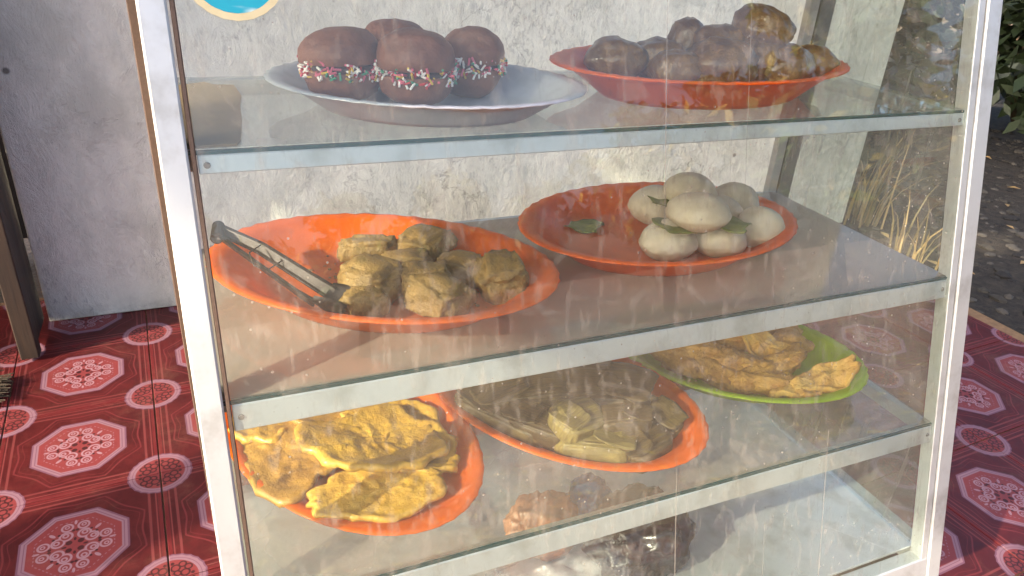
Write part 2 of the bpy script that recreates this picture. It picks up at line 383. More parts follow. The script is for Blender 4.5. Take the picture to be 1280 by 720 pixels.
for x0, x1 in ((-.028, -.003), (1.019, 1.049)):
    for z0, z1 in ((zb0+.001, ZB-.004), (ZT-.03, ZT-.001)):
        part('side_frame', [(x0, K*z0+.0215, z0), (x1, K*z0+.0215, z0), (x1, D+.001, z0), (x0, D+.001, z0), (x0, K*z1+.0215, z1), (x1, K*z1+.0215, z1), (x1, D+.001, z1), (x0, D+.001, z1)], alu_worn, cab, BASE, .001)
part('back_frame', boxp(-.0155, 1.0135, D+.004, D+.028, zb0, ZB-.003), alu_worn, cab, BASE, .001)
part('back_frame', boxp(-.0155, 1.0135, D+.004, D+.028, ZT-.03, ZT-.001), alu_worn, cab, BASE, .001)
for z in (Z1-.012, Z2-.016, Z3-.016):
    for x in (.012, .994):
        vs, fs = tube([fp(x, -.0015, z), fp(x, .0002, z)], [.0034, .0026], 10); c_ = Vector(fp(x, 0, z))
        link('screw', mesh('screw', [Vector(v)-c_ for v in vs], fs, alu_dark), c_-Vector(BASE), cab)
# bottom sheet
part('bottom_panel', [(-.002, K*ZB+.019, ZB-.003), (1.018, K*ZB+.019, ZB-.003), (1.018, D+.003, ZB-.003), (-.002, D+.003, ZB-.003), (-.002, K*ZB+.019, ZB+.002), (1.018, K*ZB+.019, ZB+.002), (1.018, D+.003, ZB+.002), (-.002, D+.003, ZB+.002)], alu_sheet, cab, BASE, .0008)
# panes
pane('front_pane', slant(.0045, 1.0025, .0035, .0, ZB-.003, ZT-.036), g_front, 2, cab, BASE)
for x0 in (-.0155, 1.0145-.008):
    z0, z1 = ZB+.003, ZT-.031
    pane('side_pane', [(x0, K*z0+.024, z0), (x0+.0035, K*z0+.024, z0), (x0+.0035, D, z0), (x0, D, z0), (x0, K*z1+.024, z1), (x0+.0035, K*z1+.024, z1), (x0+.0035, D, z1), (x0, D, z1)], g_side if x0 > .5 else g_left, 3, cab, BASE)
for z, m in ((Z1, g_shelf1), (Z2, g_shelf), (Z3, g_shelf3)):
    y0 = K*z+.0015
    sh = pane('shelf', boxp(-.011, 1.005, y0+.0032, D, z-.0030, z+.0018), m, 1, cab, BASE)
    part('shelf_edge', boxp(-.011, 1.005, y0, y0+.003, z-.0028, z+.0008), edge, sh, ((-.011+1.005)/2, (y0+.0032+D)/2, z-.0006), 0)
topm = M('painted_plywood'); topm.set(color=lin('c9c4b8'), rough=.6)
part('top_panel', boxp(-.035, 1.055, K*ZT-.012, D+.035, ZT+.0005, ZT+.012), topm, cab, BASE, .001)

# low table carrying the cabinet
TB = (.5, .1, ZF)
tab = thing('low_table', TB, 'low wooden table under the glass cabinet', 'table')
part('table_top', boxp(-.025, 1.045, K*zb0+.005, D+.03, zb0-.025, zb0-.001), gw, tab, TB, .002)
for x in (.02, .97):
    for y in (-.14, .29): part('leg', boxp(x, x+.045, y, y+.045, ZF+.001, zb0-.026), gw, tab, TB, .002)

# round sticker on the front pane
def disc(r0, r1, n=64, th=.0006):
    vs, fs = [], []
    for i in range(n):
        a = 2*math.pi*i/n; c, s = math.cos(a), math.sin(a)
        j = 1+.006*math.sin(a*23)
        vs += [(r1*c*j, r1*s*j, 0), (r1*c*j, r1*s*j, th), (r0*c, r0*s, th), (r0*c, r0*s, 0)]
    for i in range(n):
        k = (i+1) % n
        fs += [(4*i, 4*k, 4*k+1, 4*i+1), (4*i+1, 4*k+1, 4*k+2, 4*i+2), (4*i, 4*i+3, 4*k+3, 4*k)]
    return vs, fs
stm = M('sticker_print'); u, v, _ = stm.uvw()
wv = stm.noise(1, 3, .5, stm.co((18, 60, 1)))
stm.set(color=stm.mix(wv.ss(.5, .66), lin('1ba3bd'), lin('d6eaea')), rough=.4)
stb = M('sticker_border'); stb.set(color=stb.mix(stb.noise(60, 3), lin('e0d6b0'), lin('c4b487')), rough=.5)
sz = .152; sn = .0045
stk = thing('round_sticker', fp(.0535, sn, sz), 'round teal sticker with cream rim on the front pane', 'sticker')
stk.rotation_euler = (math.pi/2-math.atan(K), 0, 0)
vs, fs = disc(.0385, .0445); link('rim', mesh('rim', vs, fs, stb), (0, 0, 0), stk)
vs, fs = disc(0.0001, .0383); link('print', mesh('print', vs, fs, stm), (0, 0, 0), stk)

# ------------------------------------------------------------------ plates
PLATES, PD, PH = {}, {}, {}
def plate(key, cx, cy, z, a, b, ang, h, mat, label):
    n, prof = 96, []; PD[key] = (a, b, ang); PH[key] = h
    # (fraction of the rim radius, height fraction) outer skin up, then inner skin down
    base = .66
    inner = [(0, .16), (.35, .16), (base-.03, .17), (base+.06, .26), (.80, .58), (.88, .82), (.90, .90)]
    rim = [(.93, .955), (.97, .985), (1.0, .97), (1.005, .93), (.99, .90)]
    outer = [(.93, .86), (.89, .76), (.81, .50), (base+.05, .14), (base+.01, .0), (base-.03, .0), (base-.05, .08), (.3, .08), (0, .08)]
    P = inner+rim+outer; vs, fs = [], []
    for pi, (r, t) in enumerate(P):
        for i in range(n):
            q = 2*math.pi*i/n
            sc = 1+(.005*math.cos(q*40) if 8 <= pi <= 11 else 0)
            vs.append((a*r*math.cos(q)*sc, b*r*math.sin(q)*sc*(1 if r < .9 else 1), h*t+(.0006*math.cos(q*40) if 7 <= pi <= 11 else 0)))
    for j in range(len(P)-1):
        for i in range(n): fs.append((j*n+i, j*n+(i+1) % n, (j+1)*n+(i+1) % n, (j+1)*n+i))
    me = mesh('oval_plate', vs, fs, mat, True)
    bm = bmesh.new(); bm.from_mesh(me); bmesh.ops.remove_doubles(bm, verts=bm.verts, dist=1e-6); bmesh.ops.recalc_face_normals(bm, faces=bm.faces); bm.to_mesh(me); bm.free()
    o = link('oval_plate', me, (cx, cy, z+.0022)); o.rotation_euler.z = ang
    tag(o, label, 'plate', 'oval plates on the shelves'); PLATES[key] = o; return o
plate('ring', .2030, .1250, Z2, .2190, .1530, -.53, .045, p_orange, 'orange oval plate holding steel tongs and pale fritters')
plate('bun', .638, .1616, Z2, .2290, .158, .058, .045, p_orange2, 'orange-red oval plate holding white steamed buns')
plate('white', .2600, .1270, Z1, .181, .137, -.34, .033, p_white, 'white oval plate holding brown donuts with sprinkles')
plate('red', .6618, .1530, Z1, .2339, .1449, .105, .045, p_orange2, 'orange oval plate holding dark glazed fried balls')
plate('yel', .145, .1139, Z3, .222, .146, -1.2024, .035, p_orange, 'orange oval plate holding flat golden fritters')
plate('ban', .4590, .0920, Z3, .2180, .1500, -.944, .040, p_orange, 'orange oval plate holding leaf-wrapped parcels')
plate('green', .794, .115, Z3, .2107, .1503, -.615, .040, p_green, 'lime green oval plate heaped with fried banana')

# ------------------------------------------------------------------ food
def food_obj(name, vf, mat, loc, rotz, label, cat, group, tilt=(0, 0)):
    o = link(name, mesh(name, vf[0], vf[1], mat, True), loc)
    o.rotation_euler = (R(tilt[0]), R(tilt[1]), R(rotz-25)); return tag(o, label, cat, group)
FRIT = [(.1996,.1958,-.2026,.042,.021,.018,12,0),(.2722,.1832,-.1986,.040,.036,.021,-35,8),(.1815,.0962,-.1966,.047,.038,.023,-25,0),(.2328,.1299,-.2026,.036,.030,.020,10,0),(.2459,.0439,-.2006,.044,.035,.023,-35,-6),(.2976,.1018,-.2026,.034,.027,.022,-20,0),(.3344,.0570,-.1966,.036,.038,.028,15,10),(.1635,.0569,-.2066,.029,.018,.017,10,0),(.2413,.0713,-.1886,.032,.026,.016,20,0)]
MID = 'lumpy fritter in the middle of the heap beside the tongs'
for i, (x, y, z, a, b, c, rz, tl) in enumerate(FRIT):
    food_obj('fritter', lump(a*.93, b*.93, c*1.02, i+1, .26, 1.6, .95, .045, 4), f_frit, (x, y, z), rz, ['slim elongated fritter lying behind the others in the tongs plate', 'wide squarish fritter at the wall side of the tongs plate heap', 'large fritter with dark specks touching the jaws of the tongs', MID, 'broad fritter at the lip of the tongs plate by the front pane', 'fritter wedged against the thick blocky one in the tongs plate', 'thick blocky fritter at the end of the heap away from the tongs', 'smallest fritter, lying right at the tips of the tongs', MID][i], 'fritter', 'fritters beside the tongs', (tl, -tl))
BUN = [(.6718,.2274,-.1946,.040,.036,.032,0),(.6142,.1058,-.1986,.039,.036,.029,10),(.6962,.0961,-.1986,.038,.037,.030,0),(.7808,.1072,-.1966,.036,.034,.033,20),(.7503,.1655,-.1946,.034,.033,.031,0),(.8015,.1963,-.1866,.036,.034,.030,0),(.7084,.1948,-.1606,.039,.035,.027,0),(.6412,.0842,-.1486,.042,.038,.026,5)]
def bun_shape(a, b, c, seed):
    V, F = lump(a, b, c, seed, .055, 1.2, 0, .008, 4)
    pk = Vector((random.uniform(-.5, .5), random.uniform(-.5, .3), 1)).normalized()
    out = []
    for v in V:
        n = Vector((v.x/a, v.y/b, v.z/c)); t = max(0, n.normalized().dot(pk)); s = 1+.07*max(0, (t-.93)/.07)**1.5
        sg = 1.0 if n.z > 0 else 1+.05*(1-abs(n.z))
        out.append(Vector((v.x*sg, v.y*sg, v.z))*s)
    return out, F
for i, (x, y, z, a, b, c, rz) in enumerate(BUN):
    if i < 6: lb, gp = 'white steamed bun in the bottom layer of the bun heap', 'buns in the bottom layer'
    else: lb, gp = ('rear of the two white steamed buns topping the heap' if i == 6 else 'front of the two white steamed buns topping the heap'), 'buns on top of the heap'
    food_obj('steamed_bun', bun_shape(a*1.06, b*1.06, c, i+20), f_bun, (x, y, z), rz, lb, 'bun', gp)
def leaf_piece(a, b, seed, curl=.012, th=.0012, nx=14, ny=10, rag=.14):
    vs, fs = [], []; off = Vector((seed*3.1, seed, 0))
    for k in (0, 1):
        for j in range(ny+1):
            for i in range(nx+1):
                u, v = -1+2*i/nx, -1+2*j/ny
                e = 1+rag*fbm(Vector((u*2, v*2, seed)), 2); w_ = (1-.25*abs(u)**3)
                z = curl*(.5*u*u-.7*v*v*u+.8*fbm(Vector((u, v, 0))+off, 2))
                vs.append((a*u*e, b*v*w_*e, z+k*th))
    N = (nx+1)*(ny+1)
    for j in range(ny):
        for i in range(nx):
            q = j*(nx+1)+i; fs.append((q, q+nx+1, q+nx+2, q+1)); fs.append((N+q, N+q+1, N+q+nx+2, N+q+nx+1))
    bd = [i for i in range(nx+1)]+[j*(nx+1)+nx for j in range(1, ny+1)]+[ny*(nx+1)+i for i in range(nx-1, -1, -1)]+[j*(nx+1) for j in range(ny-1, 0, -1)]
    for i in range(len(bd)):
        p, q = bd[i], bd[(i+1) % len(bd)]; fs.append((p, q, N+q, N+p))
    return vs, fs
LEAF = [(.5421,.2463,-.2190,.038,.030,-20,0),(.6232,.0960,-.1730,.034,.030,20,1),(.6864,.0881,-.1690,.040,.03,-30,2),(.6719,.1927,-.1760,.030,.026,10,4)]
for x, y, z, a, b, rz, i in LEAF:
    food_obj('banana_leaf_piece', leaf_piece(a, b, i+3, .010 if i == 0 else .004), leaf_green, (x, y, z), rz, 'lone piece of green banana leaf on the bare side of the bun plate' if i == 0 else 'piece of green banana leaf tucked between the white buns', 'leaf', 'banana leaf pieces with the buns')
GLAZE = [(.5439,.1965,.0400,.042,.034,.029,10),(.6083,.1925,.0400,.038,.032,.029,-10),(.6657,.2098,.0560,.028,.030,.040,0),(.6705,.1323,.0440,.050,.040,.033,0),(.6956,.1750,.0620,.042,.036,.028,20),(.7463,.1500,.0880,.044,.036,.028,-16),(.7363,.1394,.0500,.042,.036,.030,0),(.7692,.1146,.0420,.040,.034,.028,30),(.8281,.1309,.0420,.036,.030,.027,-10),(.6102,.1455,.0360,.038,.030,.024,0)]
for i, (x, y, z, a, b, c, rz) in enumerate(GLAZE):
    food_obj('glazed_ball', lump(a, b, c, i+40, .17, 1.4, 0, .03, 4), f_glaze, (x, y, z), rz, 'dark glazed fried ball perched on top of its heap' if i == 5 else 'dark glazed fried ball lying in the orange plate on the top shelf', 'fried ball', 'glazed fried balls', (0, 14 if i == 5 else 0))
# donuts: two crust halves, filling and sprinkles
sprm = [M('sprinkle_%s' % n).set(color=lin(h), rough=.4) for n, h in (('white', 'eee6e0'), ('pink', 'd7667a'), ('green', '3f8f6a'), ('red', 'b03030'), ('yellow', 'd8b040'))]
def half(a, b, c, seed, topside):
    V, F = lump(a*.97, b*.97, c, seed, .09, 1.3, .6, .012, 4); out = []
    for v in V:
        z = v.z if (v.z > 0) == topside else v.z*.12
        out.append(Vector((v.x, v.y, z)))
    return out, F
DONUT = [(.1654,.1444,.045,.042,0),(.2380,.1075,.044,.041,10),(.3180,.1476,.040,.038,-8),(.2427,.2050,.042,.040,0)]
dl = ['brown filled donut with sprinkled seam at the rounded end of the white plate', 'brown filled donut with the brightest sprinkles, between two other donuts', 'brown filled donut with sprinkled seam beside the bare part of the white plate', 'brown filled donut standing behind the others against the wall side']
for i, (x, y, a, b, rz) in enumerate(DONUT):
    z0 = .0105; t = thing('filled_donut', (x, y, z0), dl[i], 'donut', 'donuts on the white plate', R(rz-25))
    hb, ht = .035, .032+.004*(i == 1)
    link('bottom_half', mesh('bottom_half', *half(a, b, hb, 60+i, False), f_donut, True), (0, 0, hb*.95), t)
    zc = hb*.95+.004
    link('filling', mesh('filling', *lump(a*.96, b*.96, .010, 70+i, .06, 2, .3, .03, 3), f_cream, True), (0, 0, zc), t)
    o = link('top_half', mesh('top_half', *half(a*1.03, b*1.03, ht, 80+i, True), f_donut, True), (0, 0, zc+.007), t); o.rotation_euler = (R(2), R(-3+3*i), 0)
    vs, fs, fm = [], [], []
    for k in range(260):
        q = random.uniform(0, 2*math.pi); rr = random.uniform(.95, 1.03); p = Vector((a*rr*math.cos(q), b*rr*math.sin(q), random.uniform(-.011, .008)))
        d = Vector((random.gauss(0, 1), random.gauss(0, 1), random.gauss(0, 1))).normalized()*.0042
        V, F = tube((p-d, p+d), .0013, 5); o_ = len(vs); vs += V; fs += [tuple(j+o_ for j in f) for f in F]; fm += [random.choice((0, 0, 0, 1, 1, 2, 3, 4))]*len(F)
    link('sprinkles', mesh('sprinkles', vs, fs, sprm, False, fm), (0, 0, zc+.001), t, kind='stuff')
# flat golden fritters
def flat_piece(a, b, seed, wav=.012, th=.009, rag=.25, tri=0., nr=16, na=56):
    vs, fs = [], []; off = Vector((seed*2.7, seed*1.3, seed))
    for k in (1, -1):
        for j in range(nr+1):
            for i in range(na):
                q = 2*math.pi*i/na; d = Vector((math.cos(q), math.sin(q), 0)); t = j/nr
                e = 1+rag*fbm(d*1.6+off, 4)+.06*fbm(d*9+off, 2)-tri*math.cos(3*q)*.35
                p = Vector((a*e*d.x*t, b*e*d.y*t, 0)); q3 = Vector((p.x*26, p.y*26, 0))+off
                z = wav*fbm(q3*.6, 3)*1.6+.0026*fbm(q3*4, 3)
                rimb = th*(.55+.9*max(0, (t-.72)/.28)*(1 if t < .97 else .2))*(1+.5*fbm(q3*3, 2))
                p.z = z+k*rimb*.5; vs.append(p)
    N = (nr+1)*na
    for j in range(nr):
        for i in range(na):
            q, q2 = j*na+i, j*na+(i+1) % na; fs.append((q, q+na, q2+na, q2)); fs.append((N+q, N+q2, N+q2+na, N+q+na))
    for i in range(na): fs.append((nr*na+i, N+nr*na+i, N+nr*na+(i+1) % na, nr*na+(i+1) % na))
    return vs, fs
MEND = [(.0590,.0900,-.4226,.085,.052,-38,(8,-4),.5),(.1647,.0528,-.4006,.082,.062,25,(-6,8),.25),(.2200,.0250,-.4136,.050,.038,30,(4,6),.1),(.1555,-.0270,-.4176,.074,.036,18,(8,0),.1),(.1490,.1547,-.4156,.085,.055,10,(0,4),.2),(.0450,.1650,-.4260,.048,.040,-30,(0,-6),.2),(.2050,.1000,-.4196,.060,.045,-10,(0,5),.2)]
for i, (x, y, z, a, b, rz, tl, tri) in enumerate(MEND):
    food_obj('flat_fritter', flat_piece(a*1.13, b*1.16, i+2, .0032, .0085, .22, tri), (f_mend2 if i in (0, 4) else f_mend), (x, y, z), rz, ['browned triangular flat fritter lying along the cabinet side pane', 'largest flat golden fritter, lying on top of the others', 'small flat golden fritter beside the plate of leaf parcels', 'flat golden fritter closest to the front pane', 'browned flat fritter at the wall side of its orange plate', 'small flat fritter tucked under the browned triangular one', 'flat golden fritter half hidden under the largest one'][i], 'fritter', 'flat golden fritters', tl)
# leaf parcels
def parcel(a, b, c, seed):
    """a folded leaf packet: flat faces, an overlapping fold across the top and pinched, tucked-in ends"""
    V, F = ico(5); out = []; off = Vector((seed*5.1, seed, 2)); sk = random.uniform(-.5, .5)
    for v in V:
        p = Vector([math.copysign(abs(t)**.36, t) for t in v]); p.x = max(-1, min(1, p.x*.9)); p /= max(.9, p.length**.18)
        e = max(0, abs(p.x)-.6)/.4
        rid = .02*math.sin(p.y*30+seed+2*fbm(v+off, 2))+.05*fbm(v*1.3+off, 3)
        fold = .16*(1/(1+math.exp(-60*(p.y+sk*p.x-.1)))) if p.z > 0 else 0
        z = p.z*c*(1-.45*e)*(.86+rid+fold)+.25*c*e*math.sin(seed*3+p.x)
        out.append(Vector((p.x*a*(1.05+.04*fbm(v*5+off, 2)), p.y*b*(1-.28*e)*(1+rid), z)))
    return out, F
WRAP = [(.3557,.0715,-.4266,.080,.024,.018,-26,0),(.4001,.0954,-.4126,.080,.034,.018,12,0),(.5061,.0586,-.4076,.075,.044,.022,-5,1),(.3950,.0300,-.4210,.055,.024,.018,-22,1),(.4384,.0044,-.4096,.044,.028,.023,38,2),(.4493,-.0252,-.4246,.058,.028,.017,-12,2),(.5121,-.0437,-.4266,.044,.031,.020,40,1),(.5574,.0041,-.4246,.050,.026,.019,-35,0),(.4989,-.0132,-.4106,.042,.024,.019,10,1),(.3900,.1700,-.4200,.075,.035,.020,-40,1),(.4700,.1300,-.4140,.075,.034,.022,-30,0),(.5300,.1000,-.4180,.060,.03,.02,-50,0)]
for i, (x, y, z, a, b, c, rz, k) in enumerate(WRAP):
    pc = food_obj('leaf_parcel', parcel(a, b*1.1, c*1.12, i+5), (wrap_a, wrap_b, wrap_c)[k], (x, y, z), rz, ('olive leaf-wrapped parcel in the orange plate', 'dark brown leaf-wrapped parcel in the orange plate', 'pale yellowish leaf-wrapped parcel in the orange plate')[k], 'parcel', ('olive parcels', 'brown parcels', 'pale parcels')[k], (random.uniform(-8, 8), random.uniform(-8, 8)))
    fl = link('leaf_flap', mesh('leaf_flap', *leaf_piece(a*.50, b*.95, i+60, .003, .0012, 14, 10, .04), (wrap_a, wrap_b, wrap_c)[k], True), (a*random.choice((-.5, .5)), 0, c*.96), pc)
    fl.rotation_euler = (0, R(random.uniform(2, 12))*(1 if fl.location.x > 0 else -1), R(random.uniform(-20, 20)))
# fried bananas
def banana(a, b, c, seed):
    V, F = ico(4); out = []; off = Vector((seed*4.3, 1, seed))
    for v in V:
        p = v*(1+.26*fbm(v*1.9+off, 3)+.12*fbm(v*6+off, 3)); y = p.y*b+.35*b*p.x*p.x
        out.append(Vector((p.x*a, y, p.z*c)))
    return out, F
PIS = [(.6856,.1149,-.4246,.055,.020,-30),(.6878,.1428,-.4186,.05,.018,-10),(.7224,.0775,-.4286,.06,.019,-28),(.7262,.1095,-.4106,.055,.021,-5),(.7536,.0804,-.4166,.048,.019,-15),(.7773,.0578,-.4226,.045,.018,-10),(.7943,.1246,-.4086,.05,.02,-12),(.7965,.0419,-.4226,.05,.017,30),(.8417,.0492,-.4146,.05,.022,35),(.8951,.0899,-.4146,.035,.03,60),(.7980,.0121,-.4286,.05,.016,8),(.9162,.1314,-.4206,.03,.026,0),(.7524,.0338,-.4286,.03,.014,-10),(.7341,.1432,-.4086,.045,.018,-10),(.86,.14,-.416,.05,.022,20),(.78,.17,-.412,.052,.021,-20),(.83,.185,-.416,.05,.022,5),(.70,.17,-.418,.05,.02,-25)]
for i, (x, y, z, a, b, rz) in enumerate(PIS):
    food_obj('fried_banana', banana(a*1.05, b*1.05, .019, i+11), f_pis, (x, y, z), rz, 'long battered fried banana slice in the lime green plate', 'fried banana', 'fried banana slices', (random.uniform(-12, 12), random.uniform(-10, 10)))
for i, (x, y, z, a, b, rz, tl, lb) in enumerate([(.8269,.0804,-.3946,.054,.028,-40,(22,12),'crisp fan-shaped fried banana lying on top of the heap'),(.8696,-.0107,-.4116,.060,.024,14,(6,-16),'crisp fan-shaped fried banana resting on the lime rim'),(.8171,-.0137,-.4226,.044,.016,8,(0,-4),'small pale crisp fried banana at the lip of the lime plate')]):
    food_obj('fried_banana_fan', flat_piece(a, b, i+31, .012, .010, .32, .2), f_kip, (x, y, z), rz, lb, 'fried banana', 'fried banana fans', tl)

def crumbs(key, mat, label, n, seed):
    rnd = random.Random(seed); P = PLATES[key]; vs, fs = [], []; V0, F0 = ico(1)
    for k in range(n):
        q = rnd.uniform(0, 6.28); r = math.sqrt(rnd.random())*.66; s_ = rnd.uniform(.0008, .0024); o_ = len(vs)
        a_, b_, an = PD[key]; x, y = a_*r*math.cos(q), b_*r*math.sin(q)
        for v in V0: vs.append((x+v.x*s_*1.4, y+v.y*s_, v.z*s_*.7+s_*.5+(PH[key]*.17)))
        fs += [tuple(j+o_ for j in f) for f in F0]
    o = link('crumbs', mesh('crumbs', vs, fs, mat), P.location/S, kind='stuff'); o.rotation_euler.z = P.rotation_euler.z
    tag(o, label, 'crumbs')
crumbs('yel', f_mend, 'golden crumbs around the flat fritters', 160, 1)
crumbs('ring', f_frit, 'pale crumbs around the fritters and tongs', 90, 2)
crumbs('green', f_kip, 'golden crumbs in the lime green plate', 120, 3)
# ------------------------------------------------------------------ tongs
UP = [Vector(p) for p in ((.0211, .2001, -.1560), (.0635, .1641, -.1700), (.1073, .1076, -.1880), (.1264, .0878, -.1976), (.1467, .0714, -.2096))]
LO = [Vector(p) for p in ((.0167, .1802, -.1600), (.0578, .1180, -.1780), (.0884, .0742, -.1920), (.1018, .0640, -.1996), (.1210, .0590, -.2076))]
TBs = Vector((.07, .14, Z2+.01))
tg = thing('serving_tongs', TBs, 'dark steel serving tongs resting open in the orange plate', 'tongs')
def at_path(P, f):
    f = f*(len(P)-1); i = min(int(f), len(P)-2); a, b = P[i], P[i+1]
    return a.lerp(b, f-i)
for P, sd in ((UP, 1), (LO, -1)):
    vs, fs = [], []; n = 20
    for i in range(n+1):
        f = i/n*.82; p = at_path(P, f); t = (at_path(P, min(1, f+.05))-at_path(P, max(0, f-.05))).normalized()
        q = t.cross(Vector((0, 0, 1))).normalized(); u = q.cross(t)
        w_ = .0055+.0022*f; dp = .0062
        for (a_, b_) in ((-w_, dp), (-w_, 0), (w_, 0), (w_, dp), (w_*.74, dp), (w_*.74, .0015), (-w_*.74, .0015), (-w_*.74, dp)):
            vs.append(p+q*a_*-sd*.55+u*a_*.9+q*b_*sd*.9-TBs)
    for i in range(n):
        for k in range(8): fs.append((i*8+k, i*8+(k+1) % 8, i*8+8+(k+1) % 8, i*8+8+k))
    fs.append(tuple(range(8))); fs.append(tuple(n*8+k for k in range(8)))
    ar = link('arm', mesh('arm', vs, fs, steel), (0, 0, 0), tg)
    B = at_path(P, .78); t = (P[-1]-P[-2]).normalized(); q = t.cross(Vector((0, 0, 1))).normalized(); u = q.cross(t)
    vs, fs = [], []; n, mm = 10, 10                      # scalloped spoon-like tip
    for k in (0, 1):
        for i in range(n+1):
            f = i/n; wd = .008+.011*math.sin(f*math.pi*.62)
            for j in range(mm+1):
                g = -1+2*j/mm; ext = (.004*math.cos(g*14) if i == n else 0)
                vs.append(B+t*(f*.036+ext)+u*g*wd*.8-q*g*wd*.6*sd+q*sd*(.006*g*g-.003+k*.0012)+Vector((0, 0, .004*(1-f)))-TBs)
    N = (n+1)*(mm+1)
    for i in range(n):
        for j in range(mm):
            e = i*(mm+1)+j; fs += [(e, e+1, e+mm+2, e+mm+1), (N+e, N+e+mm+1, N+e+mm+2, N+e+1)]
    link('tip', mesh('tip', vs, fs, steel, True), (0, 0, 0), ar)
vs, fs = tube([UP[0]+Vector((-.003, .006, .002))-TBs, LO[0]+Vector((-.003, -.004, .002))-TBs], .0075, 14); link('hinge', mesh('hinge', vs, fs, steel), (0, 0, 0), tg)
ma, mb = at_path(UP, .27), at_path(LO, .22)
vs, fs = tube([ma+Vector((-.004, .004, .006))-TBs, mb.lerp(ma, .4)+Vector((-.012, .0, .010))-TBs, mb+Vector((-.004, -.006, .004))-TBs, mb+Vector((.010, -.006, -.004))-TBs, mb.lerp(ma, .5)+Vector((.022, -.006, -.004))-TBs, ma+Vector((.012, -.002, -.004))-TBs], .0009, 6); link('wire_ring', mesh('wire_ring', vs, fs, steel, True), (0, 0, 0), tg)

# ------------------------------------------------------------------ things in the bottom compartment
def bag_mat(name, col, alpha, rough=.12):
    m = M(name); n = m.noise(30, 5, .65); 
    m.set(color=col, rough=rough, alpha=alpha, spec=.8); return m.bump(n, .5, .01)
def bag(a, b, c, seed):
    V, F = ico(5); out = []; off = Vector((seed, seed*2, 0))
    for v in V:
        r1 = noise.ridged_multi_fractal(v*1.5+off, 1, 2, 4, 1, 2)
        p = v*(.72+.22*r1+.12*fbm(v*1.2+off, 3)); z = p.z*c
        out.append(Vector((p.x*a, p.y*b, max(z, -c*.55)+.0*z)))
    return out, F
def put(name, vf, m, loc, label, cat):
    o = link(name, mesh(name, vf[0], vf[1], m, True), loc); return tag(o, label, cat)
ZBB = ZB+.003
put('black_plastic_bag', bag(.085, .070, .075, 3), bag_mat('black_polythene', c4(.02, .02, .018), 1, .2), (.560, -.020, ZBB+.042), 'crumpled black plastic bag beside the clear bag in the bottom compartment', 'bag')
put('clear_plastic_bag', bag(.110, .065, .070, 7), bag_mat('clear_polythene', c4(.75, .72, .70), .28, .08), (.400, -.050, ZBB+.040), 'crumpled clear plastic bag on the bottom of the cabinet', 'bag')
put('orange_packet', bag(.060, .050, .055, 11), bag_mat('orange_wrap', lin('e0946a'), .9, .2), (.430, .060, ZBB+.031), 'orange plastic packet behind the clear bag', 'packet')
put('blue_packet', bag(.040, .035, .050, 13), bag_mat('blue_wrap', lin('1470b0'), 1, .2), (.525, .085, ZBB+.028), 'small blue packet between the black bag and the orange packet', 'packet')
cb = M('patch'); cn = cb.noise(40, 4); cb.set(color=cb.mix(cn, lin('8a765c'), lin('6f5c45')), rough=.85)  # flat brown shape at one end of the top shelf
vs = [(-.006,.262), (.024,.278), (.034,.262), (.056,.258), (.060,.20), (.055,.16), (.052,.10), (.044,.02), (.040,.006), (-.006,.005)]
n = len(vs); V = [(x, y, 0) for x, y in vs]+[(x, y, .0022) for x, y in vs]
F = [tuple(range(n))[::-1], tuple(range(n, 2*n))]+[(i, (i+1) % n, n+(i+1) % n, n+i) for i in range(n)]
tag(link('brown_patch', mesh('brown_patch', V, F, cb), (0, 0, .0024)), 'thin brown cardboard lying flat on the top shelf', 'patch')

# ------------------------------------------------------------------ broom at the door
brm = M('broom_sticks'); brm.set(color=brm.mix(brm.noise(50, 3), lin('5a4a36'), lin('2e261c')), rough=.8)
bt = thing('stick_broom', (-.66, 1.36, ZF), 'stick broom lying on the tiles by the open door', 'broom')
vs, fs = [], []
for k in range(130):
    y0 = random.gauss(0, .018); z0 = abs(random.gauss(.02, .012))+.004
    V, F = tube([(-.30, y0*.3, .03+z0*.2), (-.05, y0, z0+.008), (.10+random.uniform(-.03, .015), y0*2.2, z0*.9+.001)], .0016, 4); o_ = len(vs); vs += V; fs += [tuple(j+o_ for j in f) for f in F]
link('bristles', mesh('bristles', vs, fs, brm), (0, 0, 0), bt, kind='stuff')
vs, fs = tube([(-.22, 0, .032), (-.30, 0, .034), (-.36, 0, .034)], [.016, .020, .018], 10); link('binding', mesh('binding', vs, fs, darkwood), (0, 0, 0), bt)

# ------------------------------------------------------------------ outdoors: gravel, weeds, shrubs, trees
grv = [M('pebble_%d' % i) for i in range(3)]
for m, h in zip(grv, ('35322d', '4a4640', '232120')): m.set(color=lin(h), rough=.9)
vs, fs, fm = [], [], []; V0, F0 = ico(1)
for k in range(3200):
    x = random.uniform(2.74, 6.2); y = random.uniform(-.6, 3.6); s = random.choice((.008, .012, .016, .022, .03))*random.uniform(.6, 1.2)
    o_ = len(vs); rz = random.uniform(0, 6.28); c_, s_ = math.cos(rz), math.sin(rz)
    for v in V0:
        d = 1+.35*noise.noise(v*1.3+Vector((k, 0, 0))); px, py = v.x*s*d*1.3, v.y*s*d
        vs.append((x+px*c_-py*s_, y+px*s_+py*c_, v.z*s*d*.6+s*.25))
    fs += [tuple(j+o_ for j in f) for f in F0]; fm += [random.randrange(3)]*len(F0)
soil = M('shade_toned_soil'); sn_ = soil.noise(20, 6, .7); soil.set(color=soil.mix(sn_.ss(.35, .65), lin('26221e'), lin('3e372f')), rough=.95).bump(sn_, .8, .03)  # ground sheet with the shade of that corner put into its dark colour
